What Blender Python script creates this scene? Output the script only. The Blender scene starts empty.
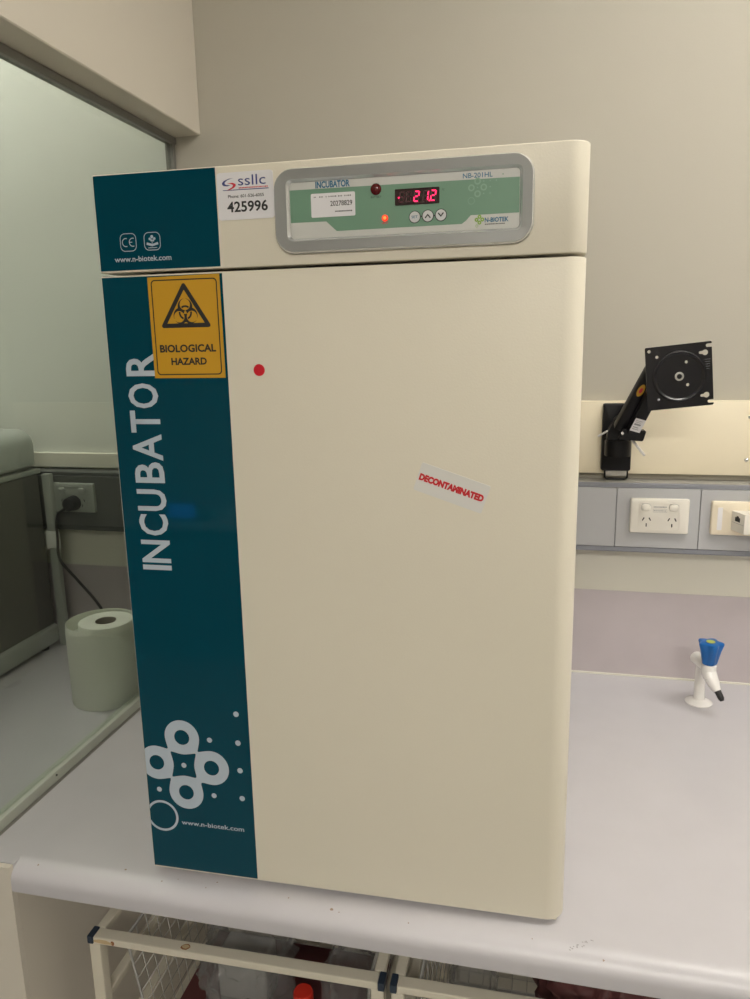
import bpy, bmesh, math, random
from mathutils import Vector, Matrix, noise
PI = math.pi
C = bpy.context.scene.collection
BENCH = 0.9            # bench top above the floor; geometry below is written from the bench top

# ------------------------------------------------------------------ materials
def mat(name, col, rough=0.5, metal=0.0, bump=0.0, bscale=200, spec=0.5, vary=0.0, vscale=6, coat=0.0, emit=None, estr=0.0, trans=0.0, coat_rough=0.05):
    m = bpy.data.materials.new(name); m.use_nodes = True
    nt = m.node_tree; b = nt.nodes['Principled BSDF']
    b.inputs['Base Color'].default_value = (*col, 1); b.inputs['Roughness'].default_value = rough
    b.inputs['Metallic'].default_value = metal; b.inputs['Specular IOR Level'].default_value = spec
    b.inputs['Coat Weight'].default_value = coat; b.inputs['Coat Roughness'].default_value = coat_rough
    b.inputs['Transmission Weight'].default_value = trans
    if emit: b.inputs['Emission Color'].default_value = (*emit, 1); b.inputs['Emission Strength'].default_value = estr
    tc = nt.nodes.new('ShaderNodeTexCoord')
    if vary:
        n = nt.nodes.new('ShaderNodeTexNoise'); n.inputs['Scale'].default_value = vscale; n.inputs['Detail'].default_value = 5
        r = nt.nodes.new('ShaderNodeValToRGB')
        r.color_ramp.elements[0].position = .3; r.color_ramp.elements[1].position = .7
        r.color_ramp.elements[0].color = (*[c*(1-vary) for c in col], 1); r.color_ramp.elements[1].color = (*[min(1, c*(1+vary)) for c in col], 1)
        nt.links.new(tc.outputs['Object'], n.inputs['Vector']); nt.links.new(n.outputs['Fac'], r.inputs['Fac']); nt.links.new(r.outputs['Color'], b.inputs['Base Color'])
    if bump:
        n = nt.nodes.new('ShaderNodeTexNoise'); n.inputs['Scale'].default_value = bscale; n.inputs['Detail'].default_value = 3
        bp = nt.nodes.new('ShaderNodeBump'); bp.inputs['Strength'].default_value = bump; bp.inputs['Distance'].default_value = .001
        nt.links.new(tc.outputs['Object'], n.inputs['Vector']); nt.links.new(n.outputs['Fac'], bp.inputs['Height']); nt.links.new(bp.outputs['Normal'], b.inputs['Normal'])
    return m
def thin_glass(name, tint, rough=0.0, ior=1.45, haze=0.0, hazecol=(1,1,1)):
    m = bpy.data.materials.new(name); m.use_nodes = True; nt = m.node_tree
    nt.nodes.remove(nt.nodes['Principled BSDF']); out = nt.nodes['Material Output']
    t = nt.nodes.new('ShaderNodeBsdfTransparent'); t.inputs['Color'].default_value = (*tint, 1)
    g = nt.nodes.new('ShaderNodeBsdfGlossy'); g.inputs['Roughness'].default_value = rough
    f = nt.nodes.new('ShaderNodeFresnel'); f.inputs['IOR'].default_value = ior
    mx = nt.nodes.new('ShaderNodeMixShader')
    ge = nt.nodes.new('ShaderNodeNewGeometry'); mr = nt.nodes.new('ShaderNodeMapRange')     # same reflectance on both faces of the thin sheet
    mr.inputs['To Min'].default_value = ior; mr.inputs['To Max'].default_value = 1/ior
    nt.links.new(ge.outputs['Backfacing'], mr.inputs['Value']); nt.links.new(mr.outputs['Result'], f.inputs['IOR'])
    nt.links.new(f.outputs[0], mx.inputs[0]); nt.links.new(t.outputs[0], mx.inputs[1]); nt.links.new(g.outputs[0], mx.inputs[2])
    last = mx
    if haze:
        d = nt.nodes.new('ShaderNodeBsdfTranslucent'); d.inputs['Color'].default_value = (*hazecol, 1)
        d2 = nt.nodes.new('ShaderNodeBsdfDiffuse'); d2.inputs['Color'].default_value = (*hazecol, 1)
        m1 = nt.nodes.new('ShaderNodeMixShader'); m1.inputs[0].default_value = .5
        nt.links.new(d.outputs[0], m1.inputs[1]); nt.links.new(d2.outputs[0], m1.inputs[2])
        m2 = nt.nodes.new('ShaderNodeMixShader'); m2.inputs[0].default_value = haze
        nt.links.new(mx.outputs[0], m2.inputs[1]); nt.links.new(m1.outputs[0], m2.inputs[2]); last = m2
    nt.links.new(last.outputs[0], out.inputs['Surface'])
    return m
M = dict(
    wall=mat('wall_paint', (.46,.435,.375), .75, bump=.15, bscale=350),
    strip=mat('splash_paint', (.72,.70,.62), .6, bump=.1, bscale=300),
    bulk=mat('bulkhead_paint', (.62,.575,.50), .75, bump=.1, bscale=300),
    farwall=mat('far_wall_paint', (.74,.76,.72), .7, bump=.1, bscale=300),
    ceil=mat('ceiling_paint', (.75,.74,.70), .8), floor=mat('floor_vinyl', (.32,.31,.30), .4, vary=.05, vscale=30),
    mauve=mat('mauve_laminate', (.50,.45,.47), .4, bump=.1, bscale=160, vary=.03, vscale=14),
    bench=mat('bench_laminate', (.535,.52,.55), .36, bump=.05, bscale=500, vary=.02, vscale=12),
    speck=mat('worn_chip', (.30,.22,.17), .7), scuff=mat('grey_scuff', (.33,.32,.33), .7),
    cream=mat('cream_enamel', (.73,.685,.575), .38, bump=.18, bscale=420, spec=.35),
    cream_d=mat('grey_underbody', (.35,.33,.30), .5),
    teal=mat('teal_film', (.0003,.050,.080), .045, spec=.28),
    print=mat('pale_blue_print', (.46,.53,.61), .35),
    yellow=mat('hazard_yellow', (.58,.31,.012), .45), black=mat('black_print', (.012,.012,.014), .5),
    label=mat('white_label', (.76,.75,.78), .5), navy=mat('navy_print', (.03,.045,.20), .5), blue=mat('blue_print', (.02,.10,.42), .5),
    redp=mat('red_print', (.60,.03,.05), .5), reddot=mat('red_sticker', (.60,.005,.02), .4), deccol=mat('decon_label', (.70,.69,.66), .55), decred=mat('decon_red', (.58,.01,.02), .5),
    silver=mat('silver_plastic', (.27,.275,.27), .42, metal=.35), silverb=mat('bright_silver_edge', (.72,.73,.74), .25, metal=.7),
    panel=mat('panel_silver', (.58,.585,.56), .35), green=mat('panel_green', (.15,.29,.20), .4), greenl=mat('light_green_print', (.22,.37,.27), .4),
    cyan=mat('panel_blue_text', (.01,.13,.25), .4), logog=mat('logo_green', (.22,.40,.03), .4),
    ledw=mat('display_window', (.018,.003,.006), .12), ledon=mat('lit_segment', (.8,.02,.08), .4, emit=(1,.01,.10), estr=1.3), ledoff=mat('unlit_segment', (.05,.003,.008), .3),
    dred=mat('dark_red_lamp', (.10,.002,.004), .15), redlamp=mat('lit_red_lamp', (.6,.01,.01), .3, emit=(1,.03,.012), estr=.7), redcore=mat('lit_lamp_core', (1,.2,.08), .3, emit=(1,.20,.03), estr=.8),
    button=mat('button_white', (.62,.63,.64), .45), dark=mat('black_powder_coat', (.005,.005,.0065), .40, spec=.25), darkg=mat('black_gloss', (.003,.003,.006), .20, spec=.45),
    chrome=mat('bright_steel', (.72,.72,.70), .25, metal=1), board=mat('cream_board', (.82,.74,.57), .5, bump=.1, bscale=200, vary=.015, vscale=8),
    duct=mat('grey_duct', (.44,.445,.465), .5), ductd=mat('grey_duct_edge', (.235,.245,.28), .45), duct_far=mat('shade_dark_duct', (.09,.095,.09), .5),  # duct_far: the same grey duct with the bay's shade put into its colour
    white=mat('white_plastic', (.80,.77,.71), .35), ivory=mat('ivory_plastic', (.80,.72,.58), .38), enam=mat('white_enamel', (.82,.80,.79), .22, coat=.3),
    bluep=mat('blue_plastic', (.0,.11,.40), .35), yel=mat('yellow_insert', (.45,.50,.10), .5),
    alu=mat('painted_aluminium', (.50,.53,.47), .45), aludk=mat('grey_window_frame', (.19,.185,.17), .5), gasket=mat('black_gasket', (.02,.02,.02), .6),
    glass=thin_glass('tinted_glass', (.80,.825,.79), 0.0, 1.5),
    paper=mat('paper_towel', (.74,.76,.68), .9, bump=.4, bscale=260), card=mat('cardboard_core', (.20,.18,.15), .9),
    mlid=mat('grey_lid', (.42,.45,.43), .45), mside=mat('charcoal_side', (.085,.085,.075), .55), mbase=mat('grey_base', (.34,.36,.33), .5),
    rack=mat('cream_tube', (.62,.58,.48), .45, bump=.3, bscale=90), cap=mat('navy_cap', (.018,.03,.05), .45), rust=mat('rust_spot', (.26,.10,.03), .8), rustc=mat('chipped_bare', (.50,.38,.22), .8),
    wire=mat('grey_wire', (.36,.35,.33), .4, metal=.3), maroon=mat('maroon_plastic', (.10,.03,.03), .6), bag=thin_glass('clear_bag', (.90,.90,.90), .22, 1.35, haze=.16, hazecol=(.75,.75,.75)),
    redcap=mat('red_cap', (.62,.03,.015), .4), bottle=mat('bottle_plastic', (.55,.55,.52), .4), greybag=mat('grey_pack', (.30,.30,.29), .55),
    ledge=mat('grey_ledge', (.36,.35,.32), .5),
    sill_reflection=mat('grey_reflection', (.24,.235,.215), .5),  # flat grey for the sill's reflection on the bench
    lamp=mat('lamp_diffuser', (.9,.9,.9), .5, emit=(1,.955,.87), estr=1), cab=mat('cabinet_laminate', (.30,.31,.33), .5), screen=mat('blue_screen', (.02,.1,.6), .3, emit=(.05,.25,1), estr=1.2),
)
M['bag'].use_backface_culling = False

# ------------------------------------------------------------------ helpers
def obj(name, bm, m, parent=None, smooth=False, kind=None, label=None):
    me = bpy.data.meshes.new(name)
    if isinstance(m, (list, tuple)): [me.materials.append(x) for x in m]
    else: me.materials.append(m)
    if smooth:
        for f in bm.faces: f.smooth = True
    bm.normal_update(); bm.to_mesh(me); bm.free()
    if smooth and smooth != 'all': me.set_sharp_from_angle(angle=math.radians(35))
    o = bpy.data.objects.new(name, me); C.objects.link(o)
    if parent: o.parent = parent
    if kind: o['kind'] = kind
    if label: o['label'] = label
    return o
def thing(name, label, cat, loc=(0,0,0), rz=0, group=None):
    o = bpy.data.objects.new(name, None); o.empty_display_size = .05; C.objects.link(o)
    o.location = loc; o.rotation_euler = (0,0,rz); o['label'] = label; o['category'] = cat
    if group: o['group'] = group
    return o
def tag(o, label, cat, group=None):
    o['label'] = label; o['category'] = cat
    if group: o['group'] = group
    return o
def box(bm, x0, x1, y0, y1, z0, z1, bev=0, seg=2, mi=0):
    r = bmesh.ops.create_cube(bm, size=1)
    vs = r['verts']
    for v in vs: v.co = Vector(((x0+x1)/2+v.co.x*(x1-x0), (y0+y1)/2+v.co.y*(y1-y0), (z0+z1)/2+v.co.z*(z1-z0)))
    fs = {f for v in vs for f in v.link_faces}
    if mi:
        for f in fs: f.material_index = mi
    if bev:
        es = list({e for v in vs for e in v.link_edges})
        bmesh.ops.bevel(bm, geom=es, offset=bev, segments=seg, affect='EDGES', profile=.5)
    return bm
def B(*a, **k): return box(bmesh.new(), *a, **k)
def cyl(bm, p0, p1, r0, r1=None, n=24, caps=True):
    p0 = Vector(p0); p1 = Vector(p1); r1 = r0 if r1 is None else r1
    d = p1-p0; q = d.to_track_quat('Z', 'Y').to_matrix().to_4x4()
    bmesh.ops.create_cone(bm, cap_ends=caps, segments=n, radius1=r0, radius2=r1, depth=d.length, matrix=Matrix.Translation((p0+p1)/2) @ q)
    return bm
def lathe(bm, prof, c=(0,0), n=40, close=True):
    rings = []
    for r, z in prof:
        if r < 1e-6: rings.append([bm.verts.new((c[0], c[1], z))])
        else: rings.append([bm.verts.new((c[0]+r*math.cos(2*PI*i/n), c[1]+r*math.sin(2*PI*i/n), z)) for i in range(n)])
    for a, b in zip(rings, rings[1:]):
        for i in range(n):
            j = (i+1) % n
            if len(a) == 1 and len(b) == 1: continue
            if len(a) == 1: bm.faces.new((a[0], b[j], b[i]))
            elif len(b) == 1: bm.faces.new((a[i], a[j], b[0]))
            else: bm.faces.new((a[i], a[j], b[j], b[i]))
    return bm
def tube(bm, pts, r, n=8, closed=False):
    pts = [Vector(p) for p in pts]; N = len(pts); rings = []
    up = None
    for i, p in enumerate(pts):
        a = pts[(i-1) % N] if (closed or i > 0) else p; b = pts[(i+1) % N] if (closed or i < N-1) else p
        t = (b-a).normalized()
        if up is None: up = Vector((0,0,1)) if abs(t.z) < .9 else Vector((1,0,0))
        s = t.cross(up).normalized(); up = s.cross(t).normalized()
        rings.append([bm.verts.new(p+s*r*math.cos(2*PI*k/n)+up*r*math.sin(2*PI*k/n)) for k in range(n)])
    pr = list(zip(rings, rings[1:])) + ([(rings[-1], rings[0])] if closed else [])
    for a, b in pr:
        for k in range(n): bm.faces.new((a[k], a[(k+1) % n], b[(k+1) % n], b[k]))
    if not closed: bm.faces.new(rings[0][::-1]); bm.faces.new(rings[-1])
    return bm
def extrude_x(bm, prof, x0, x1):           # prof: list of (y,z) closed outline
    a = [bm.verts.new((x0, y, z)) for y, z in prof]; b = [bm.verts.new((x1, y, z)) for y, z in prof]
    n = len(prof)
    for i in range(n): bm.faces.new((a[i], a[(i+1) % n], b[(i+1) % n], b[i]))
    bm.faces.new(a[::-1]); bm.faces.new(b)
    bmesh.ops.recalc_face_normals(bm, faces=bm.faces)
    return bm
def rr(u0, u1, z0, z1, r, n=6):            # rounded rectangle outline, r may be 4 radii (bl, br, tr, tl)
    rs = [r]*4 if not isinstance(r, (list, tuple)) else r
    out = []
    for (cx, cz, a, q) in ((u0+rs[0], z0+rs[0], 180, rs[0]), (u1-rs[1], z0+rs[1], 270, rs[1]), (u1-rs[2], z1-rs[2], 0, rs[2]), (u0+rs[3], z1-rs[3], 90, rs[3])):
        for k in range(n+1):
            t = math.radians(a+90*k/n); out.append((cx+q*math.cos(t), cz+q*math.sin(t)))
    return out
def slab(bm, outline, y0, y1):             # outline in (x,z), front at y0 (towards the viewer), back y1
    a = [bm.verts.new((u, y0, z)) for u, z in outline]; b = [bm.verts.new((u, y1, z)) for u, z in outline]
    n = len(outline)
    bm.faces.new(a); bm.faces.new(b[::-1])
    for i in range(n): bm.faces.new((a[i], b[i], b[(i+1) % n], a[(i+1) % n]))
    bmesh.ops.recalc_face_normals(bm, faces=bm.faces)
    return bm
def slabb(bm, outline, y0, y1, bev):       # slab with a small chamfered front rim
    cx = sum(p[0] for p in outline)/len(outline); cz = sum(p[1] for p in outline)/len(outline)
    u0 = min(p[0] for p in outline); u1 = max(p[0] for p in outline); z0 = min(p[1] for p in outline); z1 = max(p[1] for p in outline)
    def ins(d):
        sx = (u1-u0-2*d)/(u1-u0); sz = (z1-z0-2*d)/(z1-z0); mx = (u0+u1)/2; mz = (z0+z1)/2
        return [(mx+(u-mx)*sx, mz+(z-mz)*sz) for u, z in outline]
    loops = [(outline, y1), (outline, y0+bev), (ins(bev*.3), y0+bev*.3), (ins(bev), y0)]
    R = [[bm.verts.new((u, y, z)) for u, z in o] for o, y in loops]; n = len(outline)
    for a, b in zip(R, R[1:]):
        for i in range(n): bm.faces.new((a[i], a[(i+1) % n], b[(i+1) % n], b[i]))
    bm.faces.new(R[0][::-1]); bm.faces.new(R[-1])
    bmesh.ops.recalc_face_normals(bm, faces=bm.faces)
    return bm
def ring_slab(bm, outer, inner, y0, y1):
    R = [[bm.verts.new((u, y, z)) for u, z in o] for o, y in ((outer, y1), (outer, y0), (inner, y0), (inner, y1))]; n = len(outer)
    for a, b in list(zip(R, R[1:]))+[(R[3], R[0])]:
        for i in range(n): bm.faces.new((a[i], a[(i+1) % n], b[(i+1) % n], b[i]))
    bmesh.ops.recalc_face_normals(bm, faces=bm.faces)
    return bm
def circ(cx, cz, r, n=28): return [(cx+r*math.cos(2*PI*k/n), cz+r*math.sin(2*PI*k/n)) for k in range(n)]
def sdf_mesh(bm, f, u0, u1, z0, z1, res, y0, y1=None):
    nu = int((u1-u0)/res)+1; nz = int((z1-z0)/res)+1
    V = [[f(u0+i*res, z0+j*res) for j in range(nz+1)] for i in range(nu+1)]
    cache = {}
    def vert(u, z):
        k = (round(u*1e7), round(z*1e7))
        if k not in cache: cache[k] = bm.verts.new((u, y0, z))
        return cache[k]
    for i in range(nu):
        for j in range(nz):
            cs = [(i, j), (i+1, j), (i+1, j+1), (i, j+1)]; vals = [V[a][b] for a, b in cs]
            if min(vals) >= 0: continue
            poly = []
            for k in range(4):
                (a, b), (c, d) = cs[k], cs[(k+1) % 4]; va, vb = vals[k], vals[(k+1) % 4]
                if va < 0: poly.append(vert(u0+a*res, z0+b*res))
                if (va < 0) != (vb < 0):
                    t = va/(va-vb); poly.append(vert(u0+(a+(c-a)*t)*res, z0+(b+(d-b)*t)*res))
            q = []
            for v in poly:
                if v not in q: q.append(v)
            if len(q) >= 3:
                try: bm.faces.new(q)
                except ValueError: pass
    bmesh.ops.dissolve_limit(bm, angle_limit=.01, verts=bm.verts, edges=bm.edges)
    bmesh.ops.triangulate(bm, faces=bm.faces)
    if y1 is not None:
        r = bmesh.ops.extrude_face_region(bm, geom=list(bm.faces))
        for v in r['geom']:
            if isinstance(v, bmesh.types.BMVert): v.co.y = y1
        bmesh.ops.recalc_face_normals(bm, faces=bm.faces)
    else:
        for fc in bm.faces:
            fc.normal_update()
            if fc.normal.y > 0: fc.normal_flip()
    return bm
def text_bm(bm, s, u0, u1, z0, z1, y, bold=0.0, rot=0.0, about=None, ital=0.0, mi=0):
    cu = bpy.data.curves.new('t', 'FONT'); cu.body = s; cu.size = 1; cu.offset = bold; cu.shear = ital; cu.resolution_u = 3
    o = bpy.data.objects.new('t', cu); C.objects.link(o)
    dg = bpy.context.evaluated_depsgraph_get(); me = bpy.data.meshes.new_from_object(o.evaluated_get(dg))
    bpy.data.objects.remove(o); bpy.data.curves.remove(cu)
    xs = [v.co.x for v in me.vertices]; ys = [v.co.y for v in me.vertices]
    ax, bx, ay, by = min(xs), max(xs), min(ys), max(ys)
    off = len(bm.verts); nf = len(bm.faces)
    bm.from_mesh(me); bm.verts.ensure_lookup_table(); bm.faces.ensure_lookup_table(); bpy.data.meshes.remove(me)
    for v in bm.verts[off:]:
        a = (v.co.x-ax)/(bx-ax); b = (v.co.y-ay)/(by-ay)
        if rot == 90: u, z = u1-b*(u1-u0), z0+a*(z1-z0)
        else: u, z = u0+a*(u1-u0), z0+b*(z1-z0)
        if rot not in (0, 90):
            c, q = math.cos(rot), math.sin(rot); du, dz = u-about[0], z-about[1]; u, z = about[0]+du*c-dz*q, about[1]+du*q+dz*c
        v.co = Vector((u, y, z))
    for f in bm.faces[nf:]:
        f.normal_update(); f.material_index = mi
        if f.normal.y > 0: f.normal_flip()
    return bm
def T(*a, **k): return text_bm(bmesh.new(), *a, **k)
def flat(bm, outline, y, mi=0):
    f = bm.faces.new([bm.verts.new((u, y, z)) for u, z in outline]); f.normal_update(); f.material_index = mi
    if f.normal.y > 0: f.normal_flip()
    return bm
def flat_ring(bm, outer, inner, y, mi=0):
    a = [bm.verts.new((u, y, z)) for u, z in outer]; b = [bm.verts.new((u, y, z)) for u, z in inner]; n = len(a)
    for i in range(n):
        f = bm.faces.new((a[i], a[(i+1) % n], b[(i+1) % n], b[i])); f.normal_update(); f.material_index = mi
        if f.normal.y > 0: f.normal_flip()
    return bm
def annulus(bm, cx, cz, ro, ri, y, n=28, mi=0): return flat_ring(bm, circ(cx, cz, ro, n), circ(cx, cz, ri, n), y, mi)
def dup(o, parent=None):
    c = o.copy(); C.objects.link(c)
    if parent: c.parent = parent
    for ch in list(o.children): dup(ch, c)
    return c

# ------------------------------------------------------------------ room shell
D = 1.659; PX = -.8368; CEIL = 1.95
def struct(name, bm, m, smooth=False): return obj(name, bm, m, kind='structure', smooth=smooth)
struct('floor', B(-2.7, 2.5, -2.4, D+.1, -BENCH-.05, -BENCH), M['floor'])
struct('ceiling', B(-2.7, 2.5, -2.4, D+.1, CEIL, CEIL+.05), M['ceil'])
struct('wall_back', B(PX, 2.4, D, D+.1, -BENCH, CEIL), [M['wall']])
struct('wall_back_bay', B(-2.6, PX, D, D+.1, -BENCH, CEIL), M['farwall'])
struct('wall_right', B(2.4, 2.5, -2.4, D+.1, -BENCH, CEIL), M['wall'])
struct('wall_left', B(-2.7, -2.6, -2.4, D+.1, -BENCH, CEIL), M['farwall'])
struct('wall_front', B(-2.6, 2.4, -2.5, -2.4, -BENCH, CEIL), M['wall'])
# bulkhead over the glass partition and the half-height wall that carries it
struct('wall_bulkhead', B(PX-.016, -.7685, -2.4, D, 1.2125, CEIL, bev=.002, seg=1), M['bulk'])
lw = B(-.96, -.757, .826, D, -BENCH, -.0305); box(lw, -.96, -.757, .817, .8255, -BENCH, -.0008)
struct('wall_partition_base', lw, M['bulk'])
# splashback strips along the back wall
struct('trim_1', B(PX+.03, 2.4, D-.003, D, 0.0005, .2005), M['mauve'])
struct('trim_2', B(PX+.03, 2.4, D-.0028, D, .2007, .3025), M['strip'])
struct('trim_3', B(-2.6, PX-.03, D-.003, D, 0.0005, .197), M['mauve'])
struct('trim_4', B(-2.6, PX-.03, D-.0028, D, .1972, .3025), M['strip'])
struct('trim_5', B(PX+.03, 2.4, D-.006, D-.003, 0.0002, .004), M['strip'])
# window in the partition
wf = bmesh.new()
box(wf, PX-.012, PX+.008, .845, D, 1.197, 1.2115, bev=.001, seg=1)          # head
box(wf, PX-.012, PX+.006, D-.016, D-.0035, .0195, 1.1965)                       # jamb at the back wall
box(wf, PX-.012, PX+.008, .829, .845, .0, 1.2115)
struct('window_1', wf, M['aludk'])
wb = bmesh.new(); box(wb, PX-.014, PX+.0085, .846, D-.0035, .0, .0185, bev=.0012, seg=1)
o = struct('window_sill', wb, M['alu']); o.parent = bpy.data.objects['window_1']
gk = bmesh.new(); box(gk, PX+.0086, PX+.0150, .846, D-.004, .0, .0006)  # grey strip painting the sill's reflection onto the bench
o = struct('window_sill_reflection', gk, M['sill_reflection']); o.parent = bpy.data.objects['window_1']
sc = bmesh.new(); cyl(sc, (PX+.0085, 1.03, .0125), (PX+.0098, 1.03, .0125), .0018, n=12)
o = struct('sill_screw', sc, M['gasket']); o.parent = bpy.data.objects['window_1']
gl = B(PX-.001, PX+.001, .845, D-.016, .018, 1.197)
# a single pane surface so that light crosses it once
gl.free(); gl = bmesh.new(); vs = [gl.verts.new(p) for p in ((PX, .845, .0185), (PX, D-.016, .0185), (PX, D-.016, 1.1965), (PX, .845, 1.1965))]; gl.faces.new(vs)
r_ = bmesh.ops.extrude_face_region(gl, geom=list(gl.faces)); [setattr(v.co, 'x', PX-.004) for v in r_['geom'] if isinstance(v, bmesh.types.BMVert)]
bmesh.ops.recalc_face_normals(gl, faces=gl.faces)
o = struct('window_pane', gl, M['glass']); o.parent = bpy.data.objects['window_1']

# ------------------------------------------------------------------ bench
bench = thing('laboratory_bench', 'long pale grey laminate bench top with rounded front edge under the incubator', 'bench', (0,0,0))
prof = [(D-.004, 0), (.847, 0)]
R_ = .024
for k in range(1, 13):
    t = math.radians(90*k/12); prof.append((.847-(R_+.006)*math.sin(t), -R_+R_*math.cos(t)))
prof += [(.817, -.036), (.8178, -.0405), (.8205, -.0425), (.832, -.0425), (.835, -.030), (D-.004, -.030)]
bt = extrude_x(bmesh.new(), prof, -.7565, 2.39)
obj('worktop', bt, M['bench'], bench, smooth=True)
ft = extrude_x(bmesh.new(), [(D-.004, 0), (.8262, 0), (.8262, -.030), (D-.004, -.030)], -2.59, -.7565)
obj('worktop_extension', ft, M['bench'], bench)
ch = bmesh.new()
def fix_up(bm):
    for f in bm.faces:
        f.normal_update()
        if f.normal.z < 0: f.normal_flip()
random.seed(3)
for x, y, r in ((-.5835,.848,.0022),(-.52,.838,.0012),(-.498,.845,.001),(-.44,.850,.0012),(-.452,.838,.001),(-.33,.842,.0012),(-.266,.835,.0022),(-.255,.833,.001),(-.16,.833,.0012),(.0,.837,.001),(.087,.826,.0014),(-.72,.834,.0015)):
    z = .0003
    if y < .847:
        t = math.asin(min(1, (.847-y)/(R_+.006))); z = -R_+R_*math.cos(t)+.0004
    pts = [(x+r*random.uniform(.6,1.2)*math.cos(2*PI*k/8), y+r*random.uniform(.5,1.1)*math.sin(2*PI*k/8)) for k in range(8)]
    vs = []
    for a, b in pts:
        t = math.asin(max(0, min(1, (.847-b)/(R_+.006)))); vs.append(ch.verts.new((a, b, -R_+R_*math.cos(t)+.0004)))
    ch.faces.new(vs); fix_up(ch); obj('edge_chip', ch, M['speck'], bench); ch = bmesh.new()
for k in range(16):      # long grey scuff at right
    t_ = k/15; x = .045+.028*t_+random.uniform(-.003,.003); y = .829+.020*t_+random.uniform(-.003,.003); r = .0011
    vs = []
    for q in range(6):
        a = x+r*math.cos(q*PI/3)*random.uniform(.6,1.6); b = y+r*math.sin(q*PI/3)*random.uniform(.5,1.1)
        t = math.asin(max(0, min(1, (.847-b)/(R_+.006)))); vs.append(ch.verts.new((a, b, -R_+R_*math.cos(t)+.0004)))
    f = ch.faces.new(vs)
bmesh.ops.recalc_face_normals(ch, faces=ch.faces)
for f in ch.faces:
    if f.normal.z < 0: f.normal_flip()
o = obj('edge_scuff', ch, M['scuff'], bench, label='faint grey scuff mark')

# ------------------------------------------------------------------ incubator (local x across, y into the cabinet, z up)
W_, ZT, XL = .5762, .9520, -.0024
inc = thing('incubator', 'large cream laboratory incubator with teal side stripe standing on the bench', 'incubator', (-.5374,.854,0), .0138)
def vprof(bm, outline, z0, z1, bev=0):    # outline in (x,y)
    a = [bm.verts.new((x, y, z0)) for x, y in outline]; b = [bm.verts.new((x, y, z1)) for x, y in outline]; n = len(outline)
    fb = bm.faces.new(a); ftp = bm.faces.new(b)
    for i in range(n): bm.faces.new((a[i], a[(i+1) % n], b[(i+1) % n], b[i]))
    bmesh.ops.recalc_face_normals(bm, faces=bm.faces)
    if bev:
        es = [e for e in bm.edges if abs(e.verts[0].co.z-e.verts[1].co.z) < 1e-6]
        bmesh.ops.bevel(bm, geom=es, offset=bev, segments=3, affect='EDGES', profile=.5)
    return bm
def front_outline(depth, rl=.0009, rrr=.024):
    o = []
    for k in range(5): t = math.radians(180+90*k/4); o.append((XL+rl+rl*math.cos(t), rl+rl*math.sin(t)))
    for k in range(13): t = math.radians(270+90*k/12); o.append((W_-rrr+rrr*math.cos(t), rrr+rrr*math.sin(t)))
    return o+[(W_, depth), (XL, depth)]
obj('door', vprof(bmesh.new(), front_outline(.058), .0088, .8350, .0010), M['cream'], inc, smooth=True)
obj('control_housing', vprof(bmesh.new(), front_outline(.16, rrr=.022), .8388, ZT, .0018), M['cream'], inc, smooth=True)
bd = bmesh.new(); box(bd, .004, W_-.004, .064, .56, .028, .838, bev=.006); box(bd, .002, W_-.002, .161, .56, .8385, ZT-.001, bev=.004)
obj('cabinet_body', bd, M['cream'], inc, smooth=True)
gsk = B(.012, W_-.014, .0583, .0637, .02, .828); obj('door_gasket', gsk, M['gasket'], inc)
for x in (.05, W_-.05):
    for y in (.12, .5):
        obj('foot', cyl(bmesh.new(), (x, y, .0003), (x, y, .0277), .02), M['black'], inc)
hb = bmesh.new(); slab(hb, rr(W_-.030, W_-.008, .0022, .0086, .002), .0105, .05); obj('hinge_bracket', hb, M['cream'], inc, smooth=True)
# teal films
fy = -.0003
o = obj('header_film', slab(bmesh.new(), rr(-.0014, .1560, .8410, .9507, .0004, 2), fy, -.00002), M['teal'], inc, label='dark teal film on the control housing')
m = bmesh.new()
text_bm(m, 'www.n-biotek.com', .0187, .0938, .8508, .8572, fy-.0002, bold=.012)
obj('web_address', m, M['print'], o)
m = bmesh.new()
for cx in (.0386, .0703):
    flat_ring(m, rr(cx-.0108, cx+.0108, .8628, .8838, .0062), rr(cx-.0100, cx+.0100, .8636, .8830, .0055), fy-.0002)
obj('badge_outline', m, M['print'], o)
m = bmesh.new()
for cx, s in ((.0345, 1), (.0437, 2)):       # C and E of the conformity mark
    a0, a1, n = math.radians(70), math.radians(290), 16; ro, ri = .0052, .0042
    aa = [m.verts.new((cx+ro*math.cos(a0+(a1-a0)*k/n)+.001, fy-.0002, .8733+ro*math.sin(a0+(a1-a0)*k/n))) for k in range(n+1)]
    bb = [m.verts.new((cx+ri*math.cos(a0+(a1-a0)*k/n)+.001, fy-.0002, .8733+ri*math.sin(a0+(a1-a0)*k/n))) for k in range(n+1)]
    for k in range(n): m.faces.new((aa[k], bb[k], bb[k+1], aa[k+1]))
flat(m, [(.0402,.8729),(.0440,.8729),(.0440,.8738),(.0402,.8738)], fy-.0002)
for f in m.faces:
    f.normal_update()
    if f.normal.y > 0: f.normal_flip()
obj('conformity_mark', m, M['print'], o)
m = bmesh.new()      # small badge: open book shape with a sprig above
flat(m, [(.0625,.8695),(.070,.8675),(.0782,.8695),(.0775,.8722),(.0705,.8702),(.0632,.8722)], fy-.0002)
flat(m, [(.0645,.8655),(.0762,.8655),(.0762,.8662),(.0645,.8662)], fy-.0002)
for a, b, r in ((.0672,.8760,.0016),(.0702,.8785,.0019),(.0733,.8762,.0016),(.0690,.8742,.0011),(.0718,.8740,.0011)): flat(m, circ(a, b, r, 12), fy-.0002)
flat(m, [(.0699,.8705),(.0706,.8705),(.0706,.877),(.0699,.877)], fy-.0003)
obj('badge_emblem', m, M['print'], o)

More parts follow.
